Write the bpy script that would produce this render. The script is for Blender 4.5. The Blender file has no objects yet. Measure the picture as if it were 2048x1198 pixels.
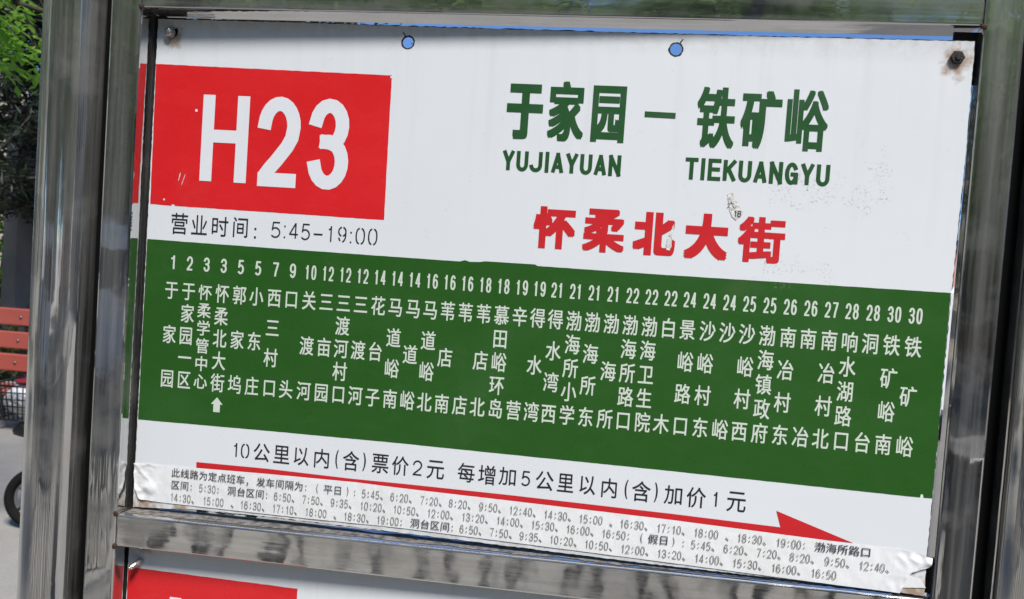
import bpy, bmesh, math, random
from mathutils import Vector, Matrix, noise
from mathutils.geometry import tessellate_polygon
R_ = math.radians
random.seed(7)
sc = bpy.context.scene
col = sc.collection
ZS = 1.66                                   # height of the sign's reference line above the pavement

# ------------------------------------------------------------------ camera
cam_d = bpy.data.cameras.new("camera"); cam = bpy.data.objects.new("camera", cam_d); col.objects.link(cam)
RM = ((0.989118897, -0.068933455, 0.129969176), (0.073236346, 0.996903939, -0.028617724), (-0.127594065, 0.037824799, 0.99110496))
right = Vector((RM[0][0], RM[0][2], -RM[0][1])); down = Vector((RM[1][0], RM[1][2], -RM[1][1])); fwd = Vector((RM[2][0], RM[2][2], -RM[2][1]))
m = Matrix.Identity(4)
for i in range(3):
    m[i][0] = right[i]; m[i][1] = -down[i]; m[i][2] = -fwd[i]
m[0][3], m[1][3], m[2][3] = 0.0974, -0.8320, ZS + 0.0427
cam.matrix_world = m
cam_d.sensor_width = 36; cam_d.lens = 36 * 1540 / 2048; cam_d.clip_start = 0.02; cam_d.clip_end = 1500
cam_d.dof.use_dof = True; cam_d.dof.focus_distance = 0.86; cam_d.dof.aperture_fstop = 13.0
sc.camera = cam

# ------------------------------------------------------------------ sky, sun, exposure
SUN_EL, SUN_AZ = 55, 148                     # azimuth from +Y (behind the sign) towards +X; the sun stands high behind the camera
w = bpy.data.worlds.new("World"); sc.world = w; w.use_nodes = True
nt = w.node_tree; bg = nt.nodes['Background']
sky = nt.nodes.new('ShaderNodeTexSky'); sky.sky_type = 'NISHITA'; sky.sun_disc = False
sky.sun_elevation = R_(SUN_EL); sky.sun_rotation = R_(SUN_AZ); sky.altitude = 3000; sky.air_density = 1.0; sky.dust_density = 0.0; sky.ozone_density = 9.0
nt.links.new(sky.outputs[0], bg.inputs[0]); bg.inputs[1].default_value = 0.08
sd = bpy.data.lights.new("sun", 'SUN'); sd.energy = 2.7; sd.angle = R_(16); sd.color = (1, 0.97, 0.93)
sun = bpy.data.objects.new("sun", sd); col.objects.link(sun)
sv = Vector((math.sin(R_(SUN_AZ)) * math.cos(R_(SUN_EL)), math.cos(R_(SUN_AZ)) * math.cos(R_(SUN_EL)), math.sin(R_(SUN_EL))))
sun.rotation_euler = sv.to_track_quat('Z', 'Y').to_euler(); sun.location = (0, 0, 20)
sc.view_settings.view_transform = 'Standard'; sc.view_settings.look = 'None'; sc.view_settings.gamma = 1; sc.view_settings.use_curve_mapping = False
sc.view_settings.exposure = 1.05
sc.cycles.max_bounces = 8; sc.cycles.glossy_bounces = 5; sc.cycles.caustics_reflective = False; sc.cycles.caustics_refractive = False

# ------------------------------------------------------------------ materials
def s2l(c):
    return tuple((x / 12.92 if x <= 0.04045 else ((x + 0.055) / 1.055) ** 2.4) for x in (v / 255 for v in c))
class NT:
    def __init__(s, name):
        s.m = bpy.data.materials.new(name); s.m.use_nodes = True; s.t = s.m.node_tree; s.b = s.t.nodes['Principled BSDF']
    def n(s, typ, **kw):
        nd = s.t.nodes.new(typ)
        for k, v in kw.items():
            if k.startswith('i_'): nd.inputs[k[2:].replace('_', ' ')].default_value = v
            else: setattr(nd, k, v)
        return nd
    def l(s, a, b): s.t.links.new(a, b)
    def coord(s, scale=(1, 1, 1), kind='Object', loc=(0, 0, 0)):
        tc = s.n('ShaderNodeTexCoord'); mp = s.n('ShaderNodeMapping'); mp.inputs['Scale'].default_value = scale; mp.inputs['Location'].default_value = loc
        s.l(tc.outputs[kind], mp.inputs[0]); return mp.outputs[0]
    def noise(s, vec, scale, detail=4, rough=.55, dist=0):
        nd = s.n('ShaderNodeTexNoise'); nd.inputs['Scale'].default_value = scale; nd.inputs['Detail'].default_value = detail
        nd.inputs['Roughness'].default_value = rough; nd.inputs['Distortion'].default_value = dist; s.l(vec, nd.inputs['Vector']); return nd.outputs['Fac']
    def ramp(s, fac, p0, p1, c0=0., c1=1.):
        nd = s.n('ShaderNodeMapRange'); nd.inputs['From Min'].default_value = p0; nd.inputs['From Max'].default_value = p1
        nd.inputs['To Min'].default_value = c0; nd.inputs['To Max'].default_value = c1; s.l(fac, nd.inputs['Value']); return nd.outputs['Result']
    def math(s, op, a, b=None):
        nd = s.n('ShaderNodeMath', operation=op)
        for i, x in enumerate((a, b)):
            if x is None: continue
            if isinstance(x, (int, float)): nd.inputs[i].default_value = x
            else: s.l(x, nd.inputs[i])
        return nd.outputs[0]
    def mix(s, fac, a, b):
        nd = s.n('ShaderNodeMix', data_type='RGBA')
        if isinstance(fac, (int, float)): nd.inputs[0].default_value = fac
        else: s.l(fac, nd.inputs[0])
        for i, x in ((6, a), (7, b)):
            if isinstance(x, tuple): nd.inputs[i].default_value = (*x[:3], 1)
            else: s.l(x, nd.inputs[i])
        return nd.outputs[2]
    def bump(s, h, strength, dist, prev=None):
        nd = s.n('ShaderNodeBump'); nd.inputs['Strength'].default_value = strength; nd.inputs['Distance'].default_value = dist
        s.l(h, nd.inputs['Height'])
        if prev is not None: s.l(prev, nd.inputs['Normal'])
        return nd.outputs[0]
def simple(name, c, rough=.6, metal=0, var=.12, scale=8, bump=0., stretch=(1, 1, 1), spec=None):
    t = NT(name); v = t.coord(stretch); f = t.noise(v, scale, 5)
    a = tuple(x * (1 - var) for x in c); b = tuple(min(1, x * (1 + var)) for x in c)
    t.l(t.mix(t.ramp(f, .3, .7), a, b), t.b.inputs['Base Color'])
    t.b.inputs['Roughness'].default_value = rough; t.b.inputs['Metallic'].default_value = metal
    if spec is not None: t.b.inputs['Specular IOR Level'].default_value = spec
    if bump: t.l(t.bump(t.noise(v, scale * 3, 4), bump, .01), t.b.inputs['Normal'])
    return t.m

def steel(name, axis):                       # polished stainless sheet: slightly wavy, scratched along its length
    t = NT(name)
    st = {'z': (1, 1, .03), 'x': (.03, 1, 1)}[axis]
    v = t.coord(kind='Object'); vs = t.coord(st)
    fine = t.noise(vs, 900, 3, .6); streak = t.noise(vs, 160, 3, .6)
    blot = t.noise(v, 14, 5, .6); specks = t.noise(v, 420, 2, .5)
    wave = t.noise(t.coord({'z': (1, 1, .3), 'x': (.5, 1, 1)}[axis]), 16, 1.2, .4, .15)
    wave2 = t.noise(v, 34, 1.0, .4)
    n = t.bump(wave, 1.0, .0015); n = t.bump(wave2, 1.0, .00022, n); n = t.bump(streak, .5, .00005, n); n = t.bump(t.noise(vs, 55, 2, .5), .7, .00035, n)
    t.l(n, t.b.inputs['Normal'])
    dirt = t.math('MULTIPLY', t.ramp(blot, .52, .72), .5)
    base = t.mix(t.ramp(streak, .35, .7), (.58, .575, .56), (.70, .695, .68))
    base = t.mix(dirt, base, (.40, .37, .31))
    base = t.mix(t.ramp(specks, .74, .77), base, (.75, .75, .72))
    t.l(base, t.b.inputs['Base Color'])
    film = t.math('ADD', t.ramp(t.noise(vs, 45, 4, .65), .42, .75, .02, .22), t.math('MULTIPLY', dirt, .28))
    base = t.mix(film, base, (.50, .49, .45))
    t.l(base, t.b.inputs['Base Color'])
    t.l(t.math('SUBTRACT', 1.0, film), t.b.inputs['Metallic'])
    r = t.math('ADD', t.ramp(fine, .35, .75, .015, .06), t.ramp(blot, .4, .75, 0, .10))
    t.l(r, t.b.inputs['Roughness'])
    return t.m
M = {}
M['steel_z'] = steel('polished_steel_upright', 'z'); M['steel_x'] = steel('polished_steel_rail', 'x')
M['rust'] = simple('rust', (.045, .022, .013), .85, var=.5, scale=300, bump=.4)
M['black'] = simple('black_rubber', (.004, .004, .004), .9, spec=.1)
M['dark_edge'] = simple('dark_panel_edge', (.03, .022, .016), .9, var=.5, scale=200)
M['grime'] = simple('grime', (.16, .145, .13), .9, var=.7, scale=120, bump=.3)
M['dark_steel'] = simple('dull_dark_steel', (.03, .027, .024), .5, .4, var=.4, scale=60)
M['zinc'] = simple('zinc_bolt', (.55, .53, .5), .3, 1, var=.25, scale=300, bump=.2)
M['oldbolt'] = simple('blackened_bolt', (.02, .018, .018), .6, .3, var=.5, scale=300, bump=.4)

def paint(name, c, rough, wear, rust_spots=(), gouges=False, sheen=False):
    t = NT(name); v = t.coord(kind='Object')
    base = t.mix(t.ramp(t.noise(v, 3.5, 3), .3, .7), tuple(x * .965 for x in c), c)
    # fine grime specks and pin pricks
    sp = t.noise(v, 150, 2, .5)
    base = t.mix(t.math('MULTIPLY', t.ramp(sp, .775, .80), .8), base, (.10, .09, .08))
    gr = t.ramp(t.noise(v, 7, 6, .7), .6, .85)
    base = t.mix(t.math('MULTIPLY', gr, .10), base, (.35, .31, .25))
    sep = t.n('ShaderNodeSeparateXYZ'); t.l(v, sep.inputs[0])
    if wear:                                  # patches where old stickers were scraped off
        fl = t.ramp(t.noise(v, 330, 4, .75), .545, .60)
        for (x, z, rx, rz) in wear:
            mp = t.n('ShaderNodeMapping'); mp.inputs['Location'].default_value = (-x / rx, 0, -z / rz); mp.inputs['Scale'].default_value = (1 / rx, 0, 1 / rz)
            t.l(v, mp.inputs[0]); ln = t.n('ShaderNodeVectorMath', operation='LENGTH'); t.l(mp.outputs[0], ln.inputs[0])
            wob = t.math('ADD', ln.outputs['Value'], t.ramp(t.noise(v, 60, 3), .3, .7, -.5, .5))
            k = t.math('MULTIPLY', t.ramp(wob, .8, .35), fl)
            base = t.mix(t.math('MULTIPLY', k, .42), base, (.26, .23, .18))
    if rust_spots:                             # rain streaks and a dirty margin under the top rail
        rs = t.ramp(t.noise(t.coord((1, 1, .05)), 55, 4, .65), .52, .78)
        base = t.mix(t.math('MULTIPLY', t.math('MULTIPLY', rs, t.ramp(sep.outputs[2], .05, .30)), .16), base, (.34, .31, .26))
        eg = t.math('MULTIPLY', t.ramp(sep.outputs[2], .278, .304), t.ramp(t.noise(v, 70, 4, .7), .35, .7, .25, 1))
        base = t.mix(t.math('MULTIPLY', eg, .40), base, (.26, .23, .19))
        bl = t.math('MULTIPLY', t.ramp(sep.outputs[2], -.225, -.262), t.ramp(t.noise(v, 60, 4, .7), .4, .7))
        base = t.mix(t.math('MULTIPLY', bl, .5), base, (.34, .26, .16))
    for (x, z, r) in rust_spots:
        mp = t.n('ShaderNodeMapping'); mp.inputs['Location'].default_value = (-x / r, 0, -z / r * .8); mp.inputs['Scale'].default_value = (1 / r, 0, .8 / r)
        t.l(v, mp.inputs[0]); ln = t.n('ShaderNodeVectorMath', operation='LENGTH'); t.l(mp.outputs[0], ln.inputs[0])
        wob = t.math('ADD', ln.outputs['Value'], t.ramp(t.noise(v, 90, 4), .3, .7, -.45, .45))
        base = t.mix(t.math('MULTIPLY', t.ramp(wob, 1.0, .35), .75), base, (.30, .16, .05))
    if sheen:  # gloss streaks put into the base colour as lighter patches, with some fading
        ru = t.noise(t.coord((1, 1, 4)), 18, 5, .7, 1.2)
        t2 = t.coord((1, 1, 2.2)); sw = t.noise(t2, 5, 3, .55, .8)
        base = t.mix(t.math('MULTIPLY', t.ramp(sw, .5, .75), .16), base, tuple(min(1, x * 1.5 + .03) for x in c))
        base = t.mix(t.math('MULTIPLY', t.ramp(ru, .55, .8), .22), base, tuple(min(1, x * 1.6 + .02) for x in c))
    t.l(base, t.b.inputs['Base Color'])
    t.l(t.ramp(t.noise(v, 40, 4), .3, .7, rough * .8, rough * 1.25), t.b.inputs['Roughness'])
    n = t.bump(t.noise(v, 5, 1), .35, .002); n = t.bump(t.noise(v, 260, 3), .12, .0002, n)
    t.l(n, t.b.inputs['Normal'])
    return t.m
RED = (.70, .018, .022); GREEN = (.022, .097, .013)
M['white'] = paint('white_enamel', (.76, .785, .80), .32, [(.30, .145, .035, .022), (.268, .150, .03, .03), (.345, .14, .03, .02), (.27, .064, .04, .018), (.315, .062, .014, .022), (.36, .165, .02, .03)],
                   [(-.4205, .2835, .0135), (.4228, .2825, .0165), (-.425, -.262, .018), (.428, -.258, .014), (-.38, -.262, .012)])
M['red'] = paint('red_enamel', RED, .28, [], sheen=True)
M['red_letter'] = paint('red_film', (.60, .02, .025), .35, [])
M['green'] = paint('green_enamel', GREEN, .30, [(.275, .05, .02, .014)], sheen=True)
M['green_letter'] = paint('green_film', (.016, .085, .020), .4, [])
M['cream_letter'] = paint('pale_film', (.64, .70, .60), .45, [])
M['white_letter'] = paint('white_film', (.78, .80, .82), .32, [])
M['ink'] = simple('black_film', (.018, .02, .028), .4)
M['print_dark'] = simple('dark_print', (.06, .06, .065), .7)
M['print_grey'] = simple('grey_print', (.20, .195, .185), .7)
def paper_mat():
    t = NT('wrinkled_paper'); v = t.coord(kind='Object'); vv = t.coord((1, 1, .22))
    base = t.mix(t.ramp(t.noise(v, 9, 5), .35, .7), (.80, .80, .785), (.85, .855, .86))
    base = t.mix(t.math('MULTIPLY', t.ramp(t.noise(vv, 170, 4, .7), .55, .7), .20), base, (.60, .57, .50))
    t.l(base, t.b.inputs['Base Color']); t.b.inputs['Roughness'].default_value = .55
    n = t.bump(t.noise(vv, 130, 5, .7, .6), .28, .0008); n = t.bump(t.noise(v, 25, 3), .5, .002, n)
    t.l(n, t.b.inputs['Normal']); return t.m
M['paper'] = paper_mat()
def ground_mat(name, a, b, sc_=2.0):
    t = NT(name); v = t.coord(kind='Object')
    f = t.noise(v, sc_, 8, .65); g = t.noise(v, 60, 4, .7)
    base = t.mix(t.ramp(f, .3, .7), a, b); base = t.mix(t.ramp(g, .35, .7, 0, .35), base, tuple(x * .55 for x in a))
    t.l(base, t.b.inputs['Base Color']); t.b.inputs['Roughness'].default_value = .9
    t.l(t.bump(g, .4, .01), t.b.inputs['Normal']); return t.m
M['ground'] = ground_mat('pavement', (.28, .265, .24), (.36, .345, .315))
M['tan'] = ground_mat('tan_path', (.32, .25, .16), (.38, .31, .21))
M['asphalt'] = ground_mat('asphalt', (.13, .125, .12), (.17, .165, .16))
M['concrete'] = ground_mat('concrete', (.30, .30, .29), (.38, .37, .35), 4)
M['pillar'] = ground_mat('grey_plaster', (.19, .20, .215), (.24, .25, .26), 3)
M['bark'] = simple('bark', (.05, .04, .03), .9, var=.4, scale=30, bump=.6, stretch=(1, 1, .2))
M['plank'] = simple('red_plank', (.36, .08, .06), .5, var=.12, scale=6, stretch=(.2, 1, 1))
M['salmon'] = simple('salmon_render', (.62, .27, .20), .8, var=.08)
M['beige'] = simple('beige_render', (.42, .36, .28), .8, var=.1)
M['pale'] = simple('pale_render', (.5, .5, .48), .8, var=.08)
M['glass'] = simple('window_glass', (.03, .04, .05), .08, var=.1)
M['frame'] = simple('window_frame', (.6, .6, .6), .5)
M['plasticblack'] = simple('black_plastic', (.02, .02, .022), .45)
M['wire'] = simple('black_wire', (.02, .02, .02), .4, .5)
M['bag'] = simple('white_bag', (.7, .71, .74), .5, var=.1, scale=20, bump=.5)
M['tyre'] = simple('tyre_rubber', (.010, .010, .010), .9, var=.2, scale=40, spec=.15)
M['rim'] = simple('rim_metal', (.25, .25, .25), .4, .8)
M['redplastic'] = simple('red_plastic', (.35, .02, .04), .35)
M['vanwhite'] = simple('white_car_paint', (.75, .76, .78), .25, var=.03)
M['orange'] = simple('orange_lens', (.8, .25, .02), .2)
M['railpaint'] = simple('dark_rail_paint', (.03, .035, .04), .4)
M['bluepaint'] = simple('blue_sheet', (.02, .12, .5), .4)
def leaf_mat(name, a, b, trans=.5):
    t = NT(name); oi = t.n('ShaderNodeObjectInfo'); v = t.coord(kind='Object')
    f = t.noise(v, 2.2, 3); g = t.noise(v, 25, 2)
    k = t.math('MULTIPLY', t.math('ADD', t.ramp(f, .3, .7), t.ramp(g, .3, .7)), .5)
    base = t.mix(k, a, b); t.l(base, t.b.inputs['Base Color']); t.b.inputs['Roughness'].default_value = .5
    tr = t.n('ShaderNodeBsdfTranslucent'); t.l(t.mix(.5, base, tuple(min(1, x * 1.6) for x in b)), tr.inputs[0])
    mx = t.n('ShaderNodeMixShader'); mx.inputs[0].default_value = trans
    t.l(t.b.outputs[0], mx.inputs[1]); t.l(tr.outputs[0], mx.inputs[2]); t.l(mx.outputs[0], t.t.nodes['Material Output'].inputs[0]); return t.m
M['leaf'] = leaf_mat('fresh_leaf', (.09, .20, .02), (.19, .38, .045), .6)
M['leaf_mid'] = leaf_mat('tree_leaf', (.10, .15, .065), (.16, .23, .10), .6)
M['leaf_dark'] = leaf_mat('dark_needles', (.008, .016, .008), (.02, .035, .014), .1)
M['leaf_deep'] = leaf_mat('deep_green_leaf', (.008, .02, .006), (.022, .045, .012), .2)
M['leaf_hedge'] = leaf_mat('hedge_leaf', (.025, .05, .015), (.09, .12, .03), .35)

# ------------------------------------------------------------------ object helpers
def link(o, parent=None):
    col.objects.link(o)
    if parent is not None: o.parent = parent
    return o
def empty(name, loc, label, cat, group=None, rz=0):
    o = bpy.data.objects.new(name, None); o.empty_display_size = .1; link(o); o.location = loc; o.rotation_euler = (0, 0, rz)
    o['label'] = label; o['category'] = cat
    if group: o['group'] = group
    return o
def tag(o, label=None, cat=None, kind=None, group=None):
    for k, v in (('label', label), ('category', cat), ('kind', kind), ('group', group)):
        if v: o[k] = v
    return o
class MB:
    def __init__(s): s.v = []; s.f = []; s.mi = []
    def add(s, vs, fs, mi=0):
        b = len(s.v); s.v += [tuple(v) for v in vs]; s.f += [tuple(i + b for i in f) for f in fs]; s.mi += [mi] * len(fs)
    def mesh(s, name, mats):
        me = bpy.data.meshes.new(name); me.from_pydata(s.v, [], s.f)
        for m_ in (mats if isinstance(mats, (list, tuple)) else [mats]): me.materials.append(m_)
        if len(me.materials) > 1: me.polygons.foreach_set('material_index', s.mi)
        me.update(); return me
    def obj(s, name, mats, parent=None, smooth=False, loc=None):
        me = s.mesh(name, mats)
        if smooth: me.polygons.foreach_set('use_smooth', [True] * len(me.polygons))
        o = bpy.data.objects.new(name, me)
        if loc: o.location = loc
        return link(o, parent)
def box_geo(x0, x1, y0, y1, z0, z1):
    return [(x0, y0, z0), (x1, y0, z0), (x1, y1, z0), (x0, y1, z0), (x0, y0, z1), (x1, y0, z1), (x1, y1, z1), (x0, y1, z1)], \
           [(0, 3, 2, 1), (4, 5, 6, 7), (0, 1, 5, 4), (1, 2, 6, 5), (2, 3, 7, 6), (3, 0, 4, 7)]
def bm_obj(bm, name, mat, parent=None, smooth=False):
    me = bpy.data.meshes.new(name); bm.normal_update(); bm.to_mesh(me); bm.free()
    me.materials.append(mat)
    if smooth: me.polygons.foreach_set('use_smooth', [True] * len(me.polygons))
    return link(bpy.data.objects.new(name, me), parent)
def hexa(name, pts8, mat, parent, bev=.0022, seg=3):
    """pts8: 4 front corners then 4 back corners (same order); bevelled bar"""
    bm = bmesh.new(); vs = [bm.verts.new(p) for p in pts8]
    for f in ((0, 1, 2, 3), (7, 6, 5, 4), (0, 4, 5, 1), (1, 5, 6, 2), (2, 6, 7, 3), (3, 7, 4, 0)): bm.faces.new([vs[i] for i in f])
    bmesh.ops.recalc_face_normals(bm, faces=bm.faces)
    if bev: bmesh.ops.bevel(bm, geom=list(bm.edges), offset=bev, segments=seg, profile=.5, affect='EDGES')
    o = bm_obj(bm, name, mat, parent)
    for p in o.data.polygons: p.use_smooth = p.area < .0004
    return o
def box(name, x0, x1, y0, y1, z0, z1, mat, parent=None, bev=0., seg=2):
    bm = bmesh.new(); v, f = box_geo(x0, x1, y0, y1, z0, z1); vs = [bm.verts.new(p) for p in v]
    for q in f: bm.faces.new([vs[i] for i in q])
    if bev: bmesh.ops.bevel(bm, geom=list(bm.edges), offset=bev, segments=seg, profile=.5, affect='EDGES')
    return bm_obj(bm, name, mat, parent)
def tube_geo(pts, rad, n=12, cap=True):
    pts = [Vector(p) for p in pts]; rads = rad if isinstance(rad, (list, tuple)) else [rad] * len(pts)
    vs, fs = [], []; ref = None
    for i, p in enumerate(pts):
        d = (pts[min(i + 1, len(pts) - 1)] - pts[max(i - 1, 0)]).normalized()
        if ref is None: ref = Vector((0, 0, 1)) if abs(d.z) < .9 else Vector((1, 0, 0))
        a = d.cross(ref).normalized(); b = d.cross(a).normalized(); ref = -b if False else ref
        for k in range(n):
            t = 2 * math.pi * k / n; vs.append(p + (a * math.cos(t) + b * math.sin(t)) * rads[i])
    for i in range(len(pts) - 1):
        for k in range(n):
            k2 = (k + 1) % n; fs.append((i * n + k, i * n + k2, (i + 1) * n + k2, (i + 1) * n + k))
    if cap: fs.append(tuple(range(n - 1, -1, -1))); fs.append(tuple((len(pts) - 1) * n + k for k in range(n)))
    return vs, fs
def tube(name, pts, rad, mat, parent=None, n=12, smooth=True):
    b = MB(); b.add(*tube_geo(pts, rad, n)); return b.obj(name, mat, parent, smooth)

# ------------------------------------------------------------------ lettering (flat film, a fraction of a millimetre proud of the panel)
_g = {}
def glyph(ch, res=5):
    if ch in _g: return _g[ch]
    c = bpy.data.curves.new("t", 'FONT'); c.body = ch; c.size = 1; c.resolution_u = res
    o = bpy.data.objects.new("t", c); col.objects.link(o); bpy.context.view_layer.update()
    me = bpy.data.meshes.new_from_object(o.evaluated_get(bpy.context.evaluated_depsgraph_get()))
    v = [(q.co.x, q.co.y) for q in me.vertices]; f = [tuple(p.vertices) for p in me.polygons]
    bpy.data.objects.remove(o); bpy.data.curves.remove(c); bpy.data.meshes.remove(me)
    xs = [q[0] for q in v] or [0]; ys = [q[1] for q in v] or [0]
    _g[ch] = (v, f, min(xs), max(xs), min(ys), max(ys)); return _g[ch]
ADV = glyph('于于')[3] - glyph('于')[3]
MIDZ = (glyph('园')[4] + glyph('园')[5]) / 2
K8 = [(0, 0), (1, 0), (-1, 0), (0, 1), (0, -1), (1, 1), (1, -1), (-1, 1), (-1, -1)]
K5 = [(0, 0), (.8, .8), (-.8, .8), (.8, -.8), (-.8, -.8)]
def put(mb, v, f, y, fx, fz, bx=0, bz=0, kern=K8):
    ks = kern if (bx or bz) else [(0, 0)]
    for i, (kx, kz) in enumerate(ks):
        mb.add([(fx(a) + kx * bx, y - i * 4e-6, fz(b) + kz * bz) for a, b in v], f)
def glyph_box(mb, ch, cx, cz, w_, h_, y, bx=0, bz=0, kern=K8):
    v, f, x0, x1, z0, z1 = glyph(ch); sx = (w_ - 2 * bx) / (x1 - x0); sz = (h_ - 2 * bz) / (z1 - z0)
    put(mb, v, f, y, lambda a: cx + (a - (x0 + x1) / 2) * sx, lambda b: cz + (b - (z0 + z1) / 2) * sz, bx, bz, kern)
def glyph_em(mb, ch, cx, cz, ew, eh, y, b=0, kern=K5):
    v, f, x0, x1, z0, z1 = glyph(ch)
    put(mb, v, f, y, lambda a: cx + (a / ADV - .5) * ew, lambda q: cz + (q - MIDZ) / ADV * eh, b, b, kern)
def arc(cx, cz, rx, rz, a0, a1, n=10):
    return [(cx + rx * math.cos(R_(a0 + (a1 - a0) * i / n)), cz + rz * math.sin(R_(a0 + (a1 - a0) * i / n))) for i in range(n + 1)]
def oval(cx, cz, rx, rz, a0, a1, n=16):      # squarish oval of condensed digits
    o = []
    for i in range(n + 1):
        t = R_(a0 + (a1 - a0) * i / n); c, s = math.cos(t), math.sin(t)
        o.append((cx + rx * math.copysign(abs(c) ** .8, c), cz + rz * math.copysign(abs(s) ** .85, s)))
    return o
G = {
 '0': [oval(.5, .5, .5, .5, 90, 450, 28)], '1': [[(.72, 0), (.72, 1)], [(.72, .98), (.55, .84), (.2, .80)]],
 '2': [arc(.5, .70, .5, .30, 175, 0, 12) + [(.95, .56), (.80, .44), (.45, .25), (.24, .15), (.12, .08)], [(0, 0), (1, 0)]],
 '3': [arc(.48, .745, .48, .255, 170, -60, 12) + [(.5, .535), (.34, .53)], [(.34, .53), (.55, .52)] + arc(.5, .265, .5, .265, 58, -170, 13)],
 '4': [[(.74, 0), (.74, 1)], [(.70, 1), (.0, .27)], [(0, .25), (1, .25)]],
 '5': [[(.92, 1), (.16, 1)], [(.16, 1), (.06, .52)], [(.06, .50)] + arc(.44, .32, .56, .32, 130, -138, 14)],
 '6': [arc(.5, .31, .5, .31, 90, 450, 22), [(.0, .31)] + arc(.5, .58, .5, .42, 180, 38, 12)],
 '7': [[(0, 1), (1, 1)], [(.98, .98), (.72, .6), (.5, .28), (.42, 0)]],
 '8': [arc(.5, .755, .44, .245, 90, 450, 20), arc(.5, .265, .5, .265, 90, 450, 20)],
 '9': [arc(.5, .69, .5, .31, 90, 450, 22), [(1., .69)] + arc(.5, .42, .5, .42, 0, -142, 12)],
 'H': [[(0, 0), (0, 1)], [(1, 0), (1, 1)], [(0, .53), (1, .53)]],
 'Y': [[(0, 1), (.5, .42)], [(1, 1), (.5, .42)], [(.5, .48), (.5, 0)]],
 'U': [[(0, 1)] + arc(.5, .3, .5, .3, 180, 360, 12) + [(1, 1)]],
 'J': [[(1, 1)] + arc(.45, .28, .55, .28, 0, -170, 10)], 'I': [[(.5, 0), (.5, 1)]],
 'A': [[(0, 0), (.5, 1)], [(1, 0), (.5, 1)], [(.16, .26), (.84, .26)]], 'N': [[(0, 0), (0, 1)], [(1, 0), (1, 1)], [(0, 1), (1, 0)]],
 'T': [[(0, 1), (1, 1)], [(.5, 1), (.5, 0)]], 'E': [[(0, 0), (0, 1)], [(0, 1), (1, 1)], [(0, .52), (.9, .52)], [(0, 0), (1, 0)]],
 'K': [[(0, 0), (0, 1)], [(1, 1), (0, .38)], [(.34, .60), (1, 0)]],
 'G': [arc(.5, .5, .5, .5, 35, 340, 18), [(1, .0), (1, .46)], [(1, .46), (.55, .46)]],
 '-': [[(0, .5), (1, .5)]], '0s': [oval(.5, .5, .5, .5, 105, 255, 14), oval(.5, .5, .5, .5, 75, -75, 14)],
 '9s': [arc(.5, .70, .5, .30, 110, 250, 10), arc(.5, .70, .5, .30, 70, -70, 10), [(1., .66)] + arc(.5, .5, .5, .5, 10, -75, 10), arc(.5, .5, .5, .5, 235, 210, 4)],
}
NARROW = {'I': .28, 'J': .85}
def stroke(mb, ch, cx, cz, w_, h_, tk, y, tz=None):
    tz = tz or tk
    fx = lambda a: cx - w_ / 2 + tk / 2 + a * (w_ - tk); fz = lambda b: cz - h_ / 2 + tz / 2 + b * (h_ - tz)
    for si, st in enumerate(G[ch]):
        p = [Vector((fx(a), fz(b))) for a, b in st]; closed = (p[0] - p[-1]).length < 1e-7
        if closed: p = p[:-1]
        n = len(p); L = []; Rr = []
        for i in range(n):
            if closed: a, b = p[i - 1], p[(i + 1) % n]; d1 = (p[i] - a).normalized(); d2 = (b - p[i]).normalized()
            else:
                d1 = (p[i] - p[i - 1]).normalized() if i else None; d2 = (p[i + 1] - p[i]).normalized() if i < n - 1 else None
                d1 = d1 or d2; d2 = d2 or d1
            d = (d1 + d2).normalized(); nn = Vector((-d.y, d.x)); k = tk / 2 / max(.5, nn.dot(Vector((-d1.y, d1.x))))
            q = p[i]
            if not closed and i == 0: q = q - d * (tk / 2 if ch in 'HTEIN-' or ch == '0s' and False else tk * .35)
            if not closed and i == n - 1: q = q + d * (tk / 2 if ch in 'HTEIN-' else tk * .35)
            L.append(q + nn * k); Rr.append(q - nn * k)
        vs = [(q.x, y - si * 5e-6, q.y) for q in L + Rr]
        fs = [(i, (i + 1) % n, n + (i + 1) % n, n + i) for i in range(n if closed else n - 1)]
        mb.add(vs, fs)
def sq(mb, cx, cz, r, y): mb.add([(cx - r, y, cz - r), (cx + r, y, cz - r), (cx + r, y, cz + r), (cx - r, y, cz + r)], [(0, 1, 2, 3)])
def sheet(name, outer, y, mat, parent, holes=(), thick=0, edge=None, jit=0., step=.004):
    pts = []
    for i in range(len(outer)):
        a = Vector(outer[i]); b = Vector(outer[(i + 1) % len(outer)]); n = max(1, int((b - a).length / step)) if jit else 1
        for k in range(n):
            q = a.lerp(b, k / n)
            if jit: q = q + Vector((random.uniform(-jit, jit), random.uniform(-jit, jit)))
            pts.append(q)
    loops = [pts] + [[Vector(h) for h in hh] for hh in holes]
    tri = tessellate_polygon([[Vector((q.x, q.y, 0)) for q in lp] for lp in loops])
    flat = [q for lp in loops for q in lp]; N = len(flat); mb = MB()
    fix = []
    for t in tri:
        a, b, c = (flat[i] for i in t); fix.append(t if (b - a).cross(c - a) > 0 else (t[0], t[2], t[1]))
    mb.add([(q.x, y, q.y) for q in flat], fix)
    if thick:
        mb.add([(q.x, y + thick, q.y) for q in flat], [(t[0], t[2], t[1]) for t in fix], 1)
        o = 0
        for lp in loops:
            n = len(lp)
            mb.add([(q.x, y, q.y) for q in lp] + [(q.x, y + thick, q.y) for q in lp], [(i, (i + 1) % n, n + (i + 1) % n, n + i) for i in range(n)], 1)
    return mb.obj(name, [mat, edge] if thick else mat, parent)

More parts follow.
